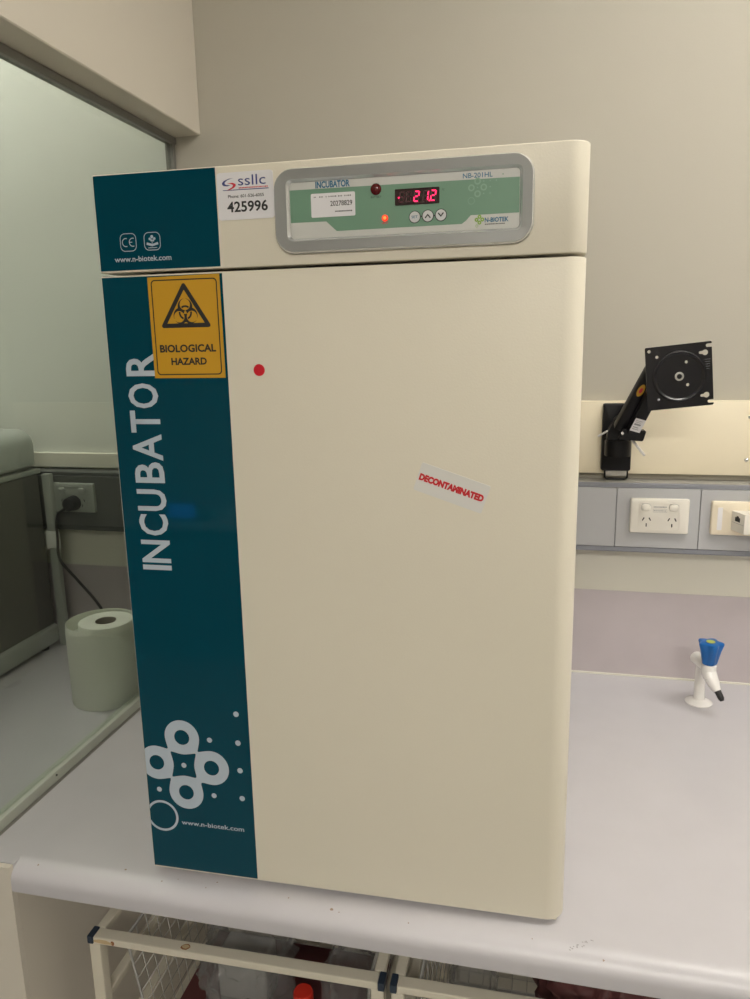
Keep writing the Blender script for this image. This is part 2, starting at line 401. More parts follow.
o = obj('stripe_film', slab(bmesh.new(), rr(-.0014, .1572, .0112, .8332, .0004, 2), fy, -.00002), M['teal'], inc, label='glossy dark teal vertical film on the door')
L = [('I', .4606, .4672), ('N', .4705, .5012), ('C', .5075, .5360), ('U', .5405, .5690), ('B', .5775, .6045), ('A', .6065, .6405), ('T', .6425, .6705), ('O', .6735, .7045), ('R', .7135, .7425)]
m = bmesh.new()
for c, z0, z1 in L: text_bm(m, c, .0212, .0624, z0, z1, fy-.0002, bold=.018, rot=90)
obj('vertical_lettering', m, M['print'], o)
def smin(a, b, k):
    h = max(k-abs(a-b), 0)/k; return min(a, b)-h*h*k*.25
RC = [(.0575,.2198), (.0988,.1774), (.0580,.1355), (.0162,.1775)]
def molecule(u, z):
    ds = [math.hypot(u-a, z-b)-.0257 for a, b in RC]
    d = ds[0]
    for q in ds[1:]: d = smin(d, q, .0160)
    for a, b in RC: d = max(d, .0112-math.hypot(u-a, z-b))
    return max(d, -.0011-u)
def lowring(u, z): d = math.hypot(u-.0183, z-.0940); return max(d-.0243, .0208-d, -.0011-u)
m = sdf_mesh(bmesh.new(), molecule, -.0025, .1264, .1080, .2480, .0014, fy-.0002)
m2 = bmesh.new(); sdf_mesh(m2, lowring, -.0025, .0450, .0680, .1200, .0010, fy-.0002)
tmp = bpy.data.meshes.new('x'); m2.to_mesh(tmp); m2.free(); m.from_mesh(tmp); bpy.data.meshes.remove(tmp)
for a, b, r in ((.0575,.1773,.0036),(.0988,.2198,.0036),(.0998,.1352,.0036),(.0167,.1356,.0036),(.1401,.2622,.0038),(.1403,.2196,.0038),(.1409,.1782,.0038),(.1415,.1357,.0038)):
    flat(m, circ(a, b, r*1.05), fy-.0003)
obj('molecule_emblem', m, M['print'], o)
obj('web_address', T('www.n-biotek.com', .0470, .1414, .0837, .0908, fy-.0002, bold=.010), M['print'], o)

# yellow hazard sticker
hy = -.0009
o = obj('hazard_sticker', slab(bmesh.new(), [(.0602,.7108),(.1542,.7104),(.1537,.8328),(.0600,.8316)], hy, -.0004), M['yellow'], inc, label='yellow biological hazard sticker')
m = bmesh.new(); flat_ring(m, rr(.0642, .1503, .7143, .8284, .0050), rr(.0656, .1489, .7157, .8270, .0038), hy-.0002)
obj('border_line', m, M['black'], o)
def seg(u, z, a, b):
    ax, az = a; bx, bz = b; t = max(0, min(1, ((u-ax)*(bx-ax)+(z-az)*(bz-az))/((bx-ax)**2+(bz-az)**2)))
    return math.hypot(u-ax-t*(bx-ax), z-az-t*(bz-az))
TA = [(.1070,.8208), (.0777,.7738), (.1363,.7738)]
def tri(u, z): return min(seg(u, z, TA[i], TA[(i+1) % 3]) for i in range(3))-.0026
BC = (.1072, .7890); UN = .00064
def bioh(u, z):
    x, y = (u-BC[0])/UN, (z-BC[1])/UN; r0 = math.hypot(x, y); big = hole = inn = slit = gap = 1e9
    for k in range(3):
        a = math.radians(90+120*k); ca, sa = math.cos(a), math.sin(a)
        big = min(big, math.hypot(x-11*ca, y-11*sa)-15)
        q = math.hypot(x-15*ca, y-15*sa); hole = min(hole, q-10.5); inn = min(inn, q-9.3)
        along = x*ca+y*sa; perp = abs(-x*sa+y*ca)
        gap = min(gap, max(perp-2, 20-along)); slit = min(slit, max(perp-.6, -along, along-8))
    d = max(big, -hole, -gap, -slit, 2.6-r0)
    return UN*min(d, max(abs(r0-11.7)-1.75, inn))
m = sdf_mesh(bmesh.new(), tri, .073, .141, .7695, .8255, .0007, hy-.0002)
m2 = sdf_mesh(bmesh.new(), bioh, .0885, .1260, .7735, .8075, .0003, hy-.0002)
tmp = bpy.data.meshes.new('x'); m2.to_mesh(tmp); m2.free(); m.from_mesh(tmp); bpy.data.meshes.remove(tmp)
obj('hazard_symbol', m, M['black'], o)
m = T('BIOLOGICAL', .0700, .1442, .7418, .7512, hy-.0002, bold=.035); text_bm(m, 'HAZARD', .0840, .1311, .7265, .7352, hy-.0002, bold=.035)
obj('hazard_lettering', m, M['black'], o)

# small stickers
obj('red_dot_sticker', slab(bmesh.new(), circ(.1978, .7190, .0071, 32), -.0005, -.00002), M['reddot'], inc, label='round red sticker')
a_ = -math.atan2(.0276, .0805); du = Vector((math.cos(a_), math.sin(a_))); dv = Vector((-du.y, du.x)); p0 = Vector((.3847,.5762))
loc = lambda a, b: tuple(p0+du*a+dv*b)
cs = [loc(0,0), loc(.0853,0), loc(.0853,.0349), loc(0,.0349)]
o = obj('decontaminated_label', slab(bmesh.new(), [loc(a, b) for a, b in rr(0,.0853,0,.0349,.002,3)], -.0005, -.00002), M['deccol'], inc, label='tilted pale label with red lettering')
m = bmesh.new(); text_bm(m, 'DECONTAMINATED', p0.x+.0022, p0.x+.0822, p0.y+.0135, p0.y+.0222, -.0007, bold=.07, rot=a_, about=(p0.x, p0.y))
obj('label_lettering', m, M['decred'], o)
# asset label
o = obj('asset_label', slab(bmesh.new(), rr(.1577,.2262,.8920,.9440,.0035,4), -.0005, -.00002), M['label'], inc, label='white asset label with number 425996')
ly = -.0007
obj('number_lettering', T('425996', .1688, .2186, .9001, .9122, ly, bold=.022), M['black'], o)
obj('phone_lettering', T('Phone: 601-526-6055', .1705, .2144, .9160, .9195, ly, bold=.015), M['black'], o)
m = T('ssllc', .1837, .2172, .9290, .9402, ly, bold=.0); flat(m, [(.1645,.9243),(.2205,.9240),(.2205,.9250),(.1645,.9250)], ly)
obj('company_lettering', m, M['navy'], o)
m = bmesh.new(); x = .1842
random.seed(5)
while x < .2195:
    w = random.uniform(.0007,.0016); flat(m, [(x,.9258),(x+w,.9258),(x+w,.9272),(x,.9272)], ly); x += w+.0005
obj('small_print', m, M['redp'], o)
def swoosh(c, r, a0, a1, w, n=16, sx=1.0):
    up, lo = [], []
    for k in range(n+1):
        t = a0+(a1-a0)*k/n; h = w*math.sin(PI*min(1, max(0, k/n)))**.7
        up.append((c[0]+sx*(r+h/2)*math.cos(t), c[1]+(r+h/2)*math.sin(t))); lo.append((c[0]+sx*(r-h/2)*math.cos(t), c[1]+(r-h/2)*math.sin(t)))
    return up+lo[::-1]
m = bmesh.new()
flat(m, [(.1785,.9376),(.1725,.9372),(.1665,.9352),(.1640,.9330),(.1641,.9310),(.1660,.9295),(.1705,.9290),(.1745,.9300),(.1690,.9306),(.1672,.9318),(.1676,.9336),(.1705,.9356),(.1745,.9369)], ly)
obj('logo_blue', m, M['navy'], o)
m = bmesh.new()
flat(m, [(.1700,.9322),(.1770,.9326),(.1806,.9310),(.1808,.9290),(.1785,.9270),(.1740,.9252),(.1690,.9246),(.1725,.9260),(.1760,.9278),(.1775,.9295),(.1765,.9308),(.1735,.9316)], ly)
obj('logo_red', m, M['redp'], o)

# control panel bezel (profile lofted around the rounded opening)
bz = bmesh.new(); n_ = 8
loops = [((.2272,.5190,.8505,.9432), .0225, -.0001), ((.2275,.5187,.8508,.9429), .0222, -.0035), ((.2292,.5170,.8525,.9412), .0208, -.0066)]
in_l = [((.2425,.5067,.8640,.9305), .0068, -.0060), ((.2455,.5036,.8668,.9278), .0045, -.0022), ((.2455,.5036,.8668,.9278), .0045, -.0001)]
R0 = [[bz.verts.new((u, y, z)) for u, z in rr(*q, r, n_)] for q, r, y in loops+in_l]
for gi, (a, b) in enumerate(zip(R0, R0[1:])):
    for i in range(len(a)):
        f = bz.faces.new((a[i], a[(i+1) % len(a)], b[(i+1) % len(a)], b[i])); f.material_index = 1 if gi in (1, 3) else 0
bmesh.ops.recalc_face_normals(bz, faces=bz.faces)
obj('panel_bezel', bz, [M['silver'], M['silverb']], inc, smooth=True, label='raised grey frame with bright silver rims')
py = -.0016
pn = obj('control_panel', slab(bmesh.new(), rr(.2457,.5034,.8670,.9276,.0043), py, -.0002), M['panel'], inc)
m = bmesh.new(); flat(m, [(.2459,.8847),(.2880,.8843),(.3000,.8734),(.4415,.8738),(.4460,.8768),(.4514,.8823),(.5032,.8825),(.5032,.9186),(.2459,.9198)], py-.0002)
obj('green_field', m, M['green'], pn)
ty = py-.0004
obj('title_lettering', T('INCUBATOR', .2766, .3166, .9200, .9274, ty, bold=.035), M['cyan'], pn)
obj('model_lettering', T('NB-201HL', .4426, .4745, .9203, .9254, ty, bold=.012), M['cyan'], pn)
wl = bmesh.new(); slab(wl, rr(.2709,.3222,.8890,.9145,.0015,3), py-.0007, py-.0001); wlo = obj('calibration_label', wl, M['label'], pn)
# (sub-parts stop here: printed marks of the small label share the panel as parent)
m = T('20278829', .2935, .3190, .9003, .9058, py-.0009, bold=.012)
random.seed(8); x = .2745
while x < .319:
    w = random.uniform(.0005,.0013)
    if random.random() > .35: flat(m, [(x,.9100),(x+w,.9100),(x+w,.9113),(x,.9113)], py-.0009)
    x += w+.0008
x = .2990
while x < .3185:
    w = random.uniform(.0006,.0016); flat(m, [(x,.8938),(x+w,.8938),(x+w,.8951),(x,.8951)], py-.0009); x += w+.0004
obj('label_print', m, M['black'], pn)
# display
dp = obj('display', slab(bmesh.new(), rr(.3678,.4172,.8967,.9136,.0008,2), py-.0012, py-.0001), M['ledw'], pn, label='dark display window with red digits')
SEG = {'8': 'abcdefg', '2': 'abged', '1': 'bc'}
def digit(bm, x, z, w, h, segs, y):
    t = h*.13; sh = .12
    def P(a, b): return (x+a+(b-h/2)*sh, z+b)
    q = dict(a=[(t*.5,h),(w-t*.5,h),(w-t*1.3,h-t),(t*1.3,h-t)], d=[(t*1.3,t),(w-t*1.3,t),(w-t*.5,0),(t*.5,0)], g=[(t*1.2,h/2+t/2),(w-t*1.2,h/2+t/2),(w-t*1.2,h/2-t/2),(t*1.2,h/2-t/2)],
             f=[(0,h-t*.4),(t,h-t*1.3),(t,h/2+t*.5),(0,h/2+t*.2)], b=[(w-t,h-t*1.3),(w,h-t*.4),(w,h/2+t*.2),(w-t,h/2+t*.5)], e=[(0,h/2-t*.2),(t,h/2-t*.5),(t,t*1.3),(0,t*.4)], c=[(w-t,h/2-t*.5),(w,h/2-t*.2),(w,t*.4),(w-t,t*1.3)])
    for s in segs: flat(bm, [P(*p) for p in q[s]], y)
on, off = bmesh.new(), bmesh.new(); dy = py-.0014
for x, s in ((.3725, ''), (.3800, ''), (.3888, '2'), (.3990, '1'), (.4072, '2')):
    digit(on, x, .8993, .0064, .0115, SEG.get(s, ''), dy); digit(off, x, .8993, .0064, .0115, [c for c in 'abcdefg' if c not in SEG.get(s, '')], dy)
flat(on, circ(.4062, .8998, .00075, 10), dy); flat(on, circ(.3722, .9045, .0011, 10), dy)
obj('lit_digits', on, M['ledon'], dp) if False else None
lit = obj('lit_digits', on, M['ledon'], pn, label='glowing red digits 21.2'); obj('unlit_digits', off, M['ledoff'], pn)
obj('degree_lettering', T('°C', .4196, .4226, .9095, .9115, ty), M['black'], pn)
# lamps
m = bmesh.new(); lathe(m, [(.0062,0),(.0062,.0008),(.0052,.0022),(.0030,.0034),(0,.0038)], n=28)
o = obj('alarm_lamp', m, M['dred'], pn, smooth='all', label='dark red unlit lamp'); o.rotation_euler = (PI/2,0,0); o.location = (.3463, py-.0002, .9152)
m = bmesh.new(); lathe(m, [(.0036,0),(.0034,.0012),(.0020,.0024),(0,.0028)], n=24)
for f in m.faces:
    if all(v.co.length > .0023 and math.hypot(v.co.x, v.co.y) < .0021 for v in f.verts): f.material_index = 1
o = obj('heat_lamp', m, [M['redlamp'], M['redcore']], pn, smooth='all', label='small glowing red lamp'); o.rotation_euler = (PI/2,0,0); o.location = (.3560, py-.0002, .8843)
m = T('BATTERY', .3405, .3522, .9060, .9083, ty); obj('lamp_lettering', m, M['black'], pn)
obj('heat_lettering', T('HEAT', .3525, .3597, .8782, .8803, ty, bold=.02), M['redp'], pn)
# buttons
for i, (x, z) in enumerate(((.3896,.8837),(.4042,.8841),(.4187,.8843))):
    m = bmesh.new(); slab(m, circ(x, z, .0066, 32), py-.0004, py-.0001); b = obj('button_ring', m, M['black'], pn)
    m = bmesh.new(); slabb(m, circ(x, z, .0058, 32), py-.0012, py-.0003, .0004); obj('button', m, M['button'], pn)
    if i == 0: mm = T('SET', x-.0034, x+.0034, z-.0014, z+.0014, py-.0014, bold=.01); obj('set_lettering', mm, M['cyan'], pn)
    else:
        s = 1 if i == 1 else -1; q = bmesh.new(); zz = lambda d: z+s*d
        flat(q, [(x-.0034,zz(-.0018)),(x,zz(.0022)),(x+.0034,zz(-.0018)),(x+.0024,zz(-.0027)),(x,zz(.0003)),(x-.0024,zz(-.0027))], py-.0014)
        obj('arrow_mark', q, M['black'], pn)
m = bmesh.new()
for x in (.3969, .4114): flat(m, [(x-.0012,.8834),(x+.0012,.8834),(x+.0012,.8846),(x-.0012,.8846)], ty)
obj('button_links', m, M['black'], pn)
# faint molecule and maker's mark
m = bmesh.new()
for a, b in ((0,.0064),(.0066,0),(0,-.0064),(-.0066,0)): annulus(m, .4585+a, .9103+b, .0036, .0020, ty)
annulus(m, .4518, .8970, .0037, .0032, ty)
for a, b in ((0,0),(.0066,.0062),(.0066,-.0064),(.0135,.0062),(.0135,0),(.0135,-.0064),(.0135,.012),(.020,.0062),(.0270,.012)): flat(m, circ(.4585+a, .9103+b, .0008, 10), ty)
obj('panel_emblem', m, M['greenl'], pn)
m = bmesh.new()
for a, b in ((0,.0030),(.0031,0),(0,-.0030),(-.0031,0)): annulus(m, .4608+a, .8772+b, .0021, .0008, ty, 16)
annulus(m, .4580, .8708, .0015, .0011, ty, 14)
obj('maker_emblem', m, M['logog'], pn)
obj('maker_lettering', T('N-BIOTEK', .4665, .4922, .8740, .8790, ty, bold=.03), M['cyan'], pn)
m = bmesh.new(); x = .4668
while x < .488: w = random.uniform(.0005,.0012); flat(m, [(x,.8716),(x+w,.8716),(x+w,.8727),(x,.8727)], ty); x += w+.0004
obj('tagline_print', m, M['black'], pn)

# ------------------------------------------------------------------ right-hand wall fittings
bo = thing('mounting_board', 'long cream painted board fixed to the wall above the grey trunking', 'board', (0,0,0))
m = B(-.82, 2.39, D-.020, D, .4680, .6215, bev=.0015, seg=2); obj('board_panel', m, M['board'], bo, smooth=True)
for x, z in ((.4030,.5885),(.4022,.5003)):
    m = bmesh.new(); lathe(m, [(0,0),(.0042,0),(.0040,.0012),(.0022,.0022),(0,.0024)], n=20)
    for v in m.verts: v.co = Vector((x+v.co.x, D-.020-v.co.z, z+v.co.y))
    bmesh.ops.recalc_face_normals(m, faces=m.faces); obj('screw', m, M['chrome'], bo, smooth='all')
def trunking(name, label, x0, x1, md, me, seams, edge_seams):
    t = thing(name, label, 'trunking', (0,-.0004,0))
    Y0 = D-.050
    # rear tray with sloping lips top and bottom
    pr = [(D,.3030),(D,.4530),(Y0+.003,.4530),(Y0+.0005,.4515),(Y0+.0005,.4438),(Y0+.006,.4430),(Y0+.006,.3150),(Y0+.0005,.3142),(Y0+.0005,.3055),(Y0+.004,.3030)]
    m = extrude_x(bmesh.new(), pr, x0, x1); obj('tray', m, me, t)
    if me is M['ductd']: obj('top_ledge', B(x0, x1, Y0+.0035, D, .4531, .4545), M['ledge'], t)
    xs = [x0]+seams+[x1]
    for a, b in zip(xs, xs[1:]):
        m = B(a+.0006, b-.0006, Y0-.001, Y0+.0055, .3154, .4426, bev=.0008, seg=1); obj('cover_panel', m, md, t)
    return t
trunking('cable_trunking', 'grey cable trunking with flat cover panels on the wall above the tap', -.82, 2.39, M['duct'], M['ductd'], [-.25,.1490,.3145,.62,1.2], [.101])
trunking('cable_trunking', 'shade-darkened cable trunking on the far wall seen through the glass', -2.59, PX-.03, M['duct_far'], M['duct_far'], [-1.9,-1.4], [])
m = B(-2.59, PX-.03, D-.012, D, .4575, .4940, bev=.001, seg=1)
tag(obj('capping_rail', m, M['strip']), 'narrow pale rail on the far wall above the shade-darkened trunking behind the glass', 'rail')

# power outlet
Yp = D-.051
def plate(parent, x0, x1, z0, z1, m, name='face_plate', d=.010):
    q = bmesh.new(); slabb(q, rr(x0, x1, z0, z1, .0035), Yp-d, Yp-.0001, .0035); return obj(name, q, m, parent, smooth=True)
def gpo(name, label, x, z, m):
    t = thing(name, label, 'power outlet', (x, 0, z))
    plate(t, 0, .116, 0, .0735, m)
    y = Yp-.010
    q = bmesh.new(); ring_slab(q, rr(.0175,.0975,.008,.0655,.004), rr(.0182,.0968,.0087,.0648,.0034), y-.0010, y+.001); obj('raised_outline', q, m, t)
    for a in (.0305, .0852):
        q = bmesh.new(); slabb(q, rr(a-.0088, a+.0088, .0488, .0628, .0050), y-.0060, y+.001, .0026); obj('switch', q, m, t, smooth=True)
        q = bmesh.new(); flat_ring(q, rr(a-.0094, a+.0094, .0482, .0634, .0054), rr(a-.0087, a+.0087, .0489, .0627, .0050), y-.0003); obj('switch_gap', q, M['cab'], t)
    for a in (.0325, .0828):
        q = bmesh.new()
        for dx, dz, an in ((-.0065,.0,-28),(.0065,.0,28),(0,-.0125,0)):
            c, s = math.cos(math.radians(an)), math.sin(math.radians(an)); w, h = .0011, .0036
            flat(q, [(a+dx+u*c-v*s, .0305+dz+u*s+v*c) for u, v in ((-w,-h),(w,-h),(w,h),(-w,h))], y-.0004)
        obj('socket_slots', q, M['black'], t)
    return t
g = gpo('power_outlet', 'white double power outlet with two switches on the trunking right of the incubator', .1770, .3490, M['white'])
q = bmesh.new(); flat_ring(q, rr(.0450,.0720,.0455,.0525,.0003,1), rr(.0454,.0716,.0459,.0521,.0003,1), Yp-.0104); 
random.seed(2); x = .0465
while x < .0700: w = random.uniform(.0010,.0018); flat(q, [(x,.0478),(x+w,.0478),(x+w,.0500),(x,.0500)], Yp-.0104); x += w+.0012
x = .0455
while x < .0710: w = random.uniform(.0010,.0022); flat(q, [(x,.0555),(x+w,.0555),(x+w,.0580),(x,.0580)], Yp-.0104); x += w+.0009
obj('rating_print', q, M['cab'], g)
# network outlet with splitter
t = thing('network_outlet', 'ivory data outlet plate right of the white double power outlet', 'network outlet', (.3350,0,.3498))
plate(t, 0, .117, 0, .0705, M['ivory']); y = Yp-.010
q = bmesh.new(); ring_slab(q, rr(.0110,.0215,.0105,.0590,.0008,2), rr(.0117,.0208,.0112,.0583,.0006,2), y-.0006, y+.001); obj('label_frame', q, M['ivory'], t)
q = bmesh.new(); flat(q, rr(.0117,.0208,.0112,.0583,.0005,2), y-.0002); obj('label_insert', q, M['label'], t)
sp = thing('network_adapter', 'small white network adapter plugged into the ivory data outlet', 'adapter', (.3735, Yp-.0105, .3625))
q = vprof(bmesh.new(), [(0,0),(.0150,-.040),(.0800,-.034),(.0800,0)], 0, .0405, .0012); obj('adapter_body', q, M['white'], sp, smooth=True)
nv = Vector((-.040,-.0150,0)).normalized()
def side(bm, t0, t1, z0, z1, off=.0004):      # patch on the slanted left face, t from wall to front
    A = Vector((0,0,0)); Bv = Vector((.0150,-.040,0)); P = lambda t, z: A+(Bv-A)*t+nv*off+Vector((0,0,z))
    f = bm.faces.new([bm.verts.new(P(*k)) for k in ((t0,z0),(t1,z0),(t1,z1),(t0,z1))]); f.normal_update()
    if f.normal.dot(nv) < 0: f.normal_flip()
    return bm
q = side(side(bmesh.new(), .28, .66, .0215, .0300), .38, .56, .0300, .0328); obj('socket_opening', q, M['black'], sp)
q = side(bmesh.new(), .06, .95, .0175, .0181); obj('joint_line', q, M['cab'], sp)
q = bmesh.new(); fl = lambda u: -.040+.006*(u-.0150)/.065-.0003
f = q.faces.new([q.verts.new((u, fl(u), z)) for u, z in ((.026,.024),(.060,.024),(.060,.036),(.026,.036))]); f.normal_update(); f.normal.y > 0 and f.normal_flip()
obj('adapter_label', q, M['label'], sp)
q = bmesh.new(); x = .028
while x < .058:
    w = random.uniform(.0015,.0028); f = q.faces.new([q.verts.new((u, fl(u)-.0003, z)) for u, z in ((x,.0285),(x+w,.0285),(x+w,.0315),(x,.0315))]); f.normal_update(); f.normal.y > 0 and f.normal_flip(); x += w+.0014
obj('label_print', q, M['black'], sp)

# monitor arm
ar = thing('monitor_arm', 'black empty monitor wall arm with square screen plate on the cream board', 'monitor arm', (0,0,0))
q = bmesh.new(); slabb(q, rr(.1155,.1755,.4760,.6170,.0045), D-.037, D-.0202, .003); obj('wall_plate', q, M['dark'], ar, smooth=True)
q = bmesh.new()
tube(q, [(.1245,D-.029,.478),(.1243,D-.031,.462),(.1262,D-.031,.4595),(.1300,D-.031,.4585),(.1640,D-.031,.4585),(.1678,D-.031,.4595),(.1697,D-.031,.462),(.1695,D-.029,.478)], .0022, 10)
obj('cable_loop', q, M['dark'], ar, smooth=True)
q = bmesh.new(); box(q, .1262,.1680, D-.0335, D-.0305, .4650,.4765); obj('cable_loop_tab', q, M['wire'], ar)
q = bmesh.new(); box(q, .138,.152, D-.0375, D-.0365, .5815,.5850); obj('plate_slot', q, M['wire'], ar)
py0 = D-.068
q = bmesh.new(); cyl(q, (.1450,py0,.5130), (.1450,py0,.5465), .0262, n=40); bmesh.ops.bevel(q, geom=[e for e in q.edges if abs(e.verts[0].co.z-e.verts[1].co.z)<1e-6], offset=.0015, segments=2, affect='EDGES')
box(q, .127,.163, py0, D-.0365, .516,.5435); obj('pivot_hub', q, M['dark'], ar, smooth=True)
q = bmesh.new(); slab(q, [(.1215,.5470),(.1610,.5470),(.1600,.5760),(.1440,.5960),(.1360,.5900),(.1240,.5660)], py0-.016, py0+.016); bmesh.ops.bevel(q, geom=list(q.edges), offset=.001, segments=2, affect='EDGES')
obj('lower_bracket', q, M['dark'], ar, smooth=True)
def beam(p0, p1, w, h, bev, side=Vector((1,0,0))):
    p0, p1 = Vector(p0), Vector(p1); d = (p1-p0).normalized(); s = (side-d*side.dot(d)).normalized(); n = d.cross(s)
    q = bmesh.new(); box(q, -w/2, w/2, -h/2, h/2, 0, (p1-p0).length, bev=bev)
    mt = Matrix((( s.x, n.x, d.x, p0.x), (s.y, n.y, d.y, p0.y), (s.z, n.z, d.z, p0.z), (0,0,0,1)))
    bmesh.ops.transform(q, matrix=mt, verts=q.verts); return q, mt
a0, a1 = Vector((.1450, 1.560, .5730)), Vector((.1955, 1.505, .6930))
q, mt = beam(a0, a1, .0290, .024, .004); obj('upper_arm', q, M['dark'], ar, smooth=True)
c0, c1 = Vector((.1625, 1.552, .5580)), Vector((.1975, 1.505, .6520))
q, mt2 = beam(c0, c1, .0240, .022, .003); obj('lower_link', q, M['dark'], ar, smooth=True)
def on_beam(mt, y, pts, m, name, label):
    q = bmesh.new(); f = q.faces.new([q.verts.new(mt @ Vector((a, y, b))) for a, b in pts]); f.normal_update()
    if f.normal.y > 0: f.normal_flip()
    return obj(name, q, m, ar, label=label)
sgn = 1 if (mt.to_3x3() @ Vector((0,1,0))).y < 0 else -1
on_beam(mt, sgn*.0123, [(-.0045+.0062*math.cos(t*PI/12), .096+.0135*math.sin(t*PI/12)) for t in range(24)], M['yellow'], 'oval_sticker', 'orange oval sticker')
on_beam(mt, sgn*.0125, [(-.0045+.0030*math.cos(t*PI/8), .096+.006*math.sin(t*PI/8)) for t in range(16)], M['redp'], 'sticker_mark', None)
on_beam(mt2, sgn*.0113, [(-.0090,.020),(.0112,.020),(.0112,.050),(-.0090,.050)], M['label'], 'white_sticker', 'white printed sticker')
q = bmesh.new()
for k, (a, b) in enumerate(((.025,.0012),(.029,.0018),(.0345,.0040),(.041,.0010),(.0445,.0010))):
    f = q.faces.new([q.verts.new(mt2 @ Vector((u, sgn*.0115, v))) for u, v in ((-.0065,a),(.0060-.002*(k%2),a),(.0060-.002*(k%2),a+b),(-.0065,a+b))])
    f.normal_update()
    if f.normal.y > 0: f.normal_flip()
obj('sticker_print', q, M['cab'], ar)
q = bmesh.new(); slab(q, [(.1430,.5530),(.1870,.5500),(.1925,.5700),(.1760,.5720),(.1480,.5740)], 1.536, 1.570); bmesh.ops.bevel(q, geom=list(q.edges), offset=.0012, segments=2, affect='EDGES')
obj('joint_block', q, M['dark'], ar, smooth=True)
for x, z, y in ((.1445,.5870,1.5425),(.1475,.5660,1.5345)):
    obj('rivet', cyl(bmesh.new(), (x,y,z), (x,y+.004,z), .0028, n=16), M['silverb'], ar, smooth=True)
q = bmesh.new(); tube(q, [(.1060,1.600,.5520),(.1230,1.590,.5640)], .0022, 10); obj('clamp_lever', q, M['enam'], ar, smooth=True); q = bmesh.new(); tube(q, [(.1700,1.565,.5490),(.1920,1.545,.5210)], .0028, 10); obj('clamp_lever', q, M['enam'], ar, smooth=True)
q = bmesh.new(); cyl(q, (.2050,1.512,.6230), (.2050,1.512,.7000), .0120, n=28); cyl(q, (.2070,1.505,.679), (.2320,1.470,.678), .016, n=28); box(q, .190,.214,1.480,1.512,.620,.632,bev=.002); obj('tilt_joint', q, M['dark'], ar, smooth=True)
# screen plate (local x across, z up, hub at origin)
vp = obj('screen_plate', sdf_mesh(bmesh.new(), None, 0,0,0,0,1,0) if False else bmesh.new(), M['darkg'], ar)
H = .0572
def rbox(u, z, hw, hh, r): qx, qz = abs(u)-hw+r, abs(z)-hh+r; return math.hypot(max(qx,0), max(qz,0))+min(max(qx,qz),0)-r
def vesa(u, z):
    d = rbox(u, z, H, H, .0025)
    for a, b, r in ((-.0500,.0500,.0030),(-.0370,.0385,.0028),(-.0370,-.0385,.0028),(-.0470,-.0505,.0025),(.0130,.0245,.0028),(.0140,-.0165,.0028)):
        if (a, b) != (-.0470,-.0505): d = max(d, r-math.hypot(u-a, z-b))
    for sz in (1, -1):
        d = max(d, .0050-math.hypot(u-.0455, z-sz*.0380-.000), -(seg(u, z, (.0455,sz*.038), (.0375,sz*.0385))-.0026))
        d = max(d, -(seg(u, z, (.0500,sz*.0500), (.062,sz*.0500))-.0030))
    return d
q = sdf_mesh(bmesh.new(), vesa, -.058, .058, -.058, .058, .0010, -.0010, .0012)
q.to_mesh(vp.data); q.free()
vm = Matrix.Translation((.2337, 1.458, .6795)) @ Matrix.Rotation(math.radians(3), 4, 'Z') @ Matrix.Rotation(math.radians(-5.6), 4, 'Y')
vp.matrix_local = vm
def ych(bm, prof, n=48):    # lathe about the local y axis (towards the viewer is -y); prof (r, y)
    rings = []
    for r, y in prof: rings.append([bm.verts.new((r*math.cos(2*PI*i/n), y, r*math.sin(2*PI*i/n))) for i in range(n)] if r > 0 else [bm.verts.new((0,y,0))])
    for a, b in zip(rings, rings[1:]):
        for i in range(n):
            j = (i+1) % n
            if len(b) == 1: bm.faces.new((a[i], a[j], b[0]))
            else: bm.faces.new((a[i], a[j], b[j], b[i]))
    bmesh.ops.recalc_face_normals(bm, faces=bm.faces)
    return bm
q = ych(bmesh.new(), [(.0465,-.0009),(.0455,-.0034),(.0440,-.0042),(.0420,-.0032),(.0395,-.0011)]); obj('pressed_ring', q, M['darkg'], vp, smooth='all')
q = ych(bmesh.new(), [(.0080,-.0009),(.0078,-.0030),(.0050,-.0034),(.0046,-.0030),(.0046,-.0012)], 28); obj('hub_washer', q, M['wire'], vp, smooth=True)
q = ych(bmesh.new(), [(.0046,-.0014),(0,-.0014)], 20); obj('hub_bolt', q, M['dark'], vp)
q = ych(bmesh.new(), [(.0026,.0011),(.0024,-.0004),(0,-.0006)], 16)
for v in q.verts: v.co += Vector((-.0370,0,-.0385))
obj('hole_disc', q, M['silverb'], vp, smooth='all')  # pale disc added in the lower left hole
q = bmesh.new()
for k in range(5): flat(q, [(.0440+.0006*k,.0255-k*.0042),(.0540-.0006*k,.0255-k*.0042),(.0540-.0006*k,.0258-k*.0042),(.0440+.0006*k,.0258-k*.0042)], -.0013)
obj('stamped_lines', q, M['cab'], vp)

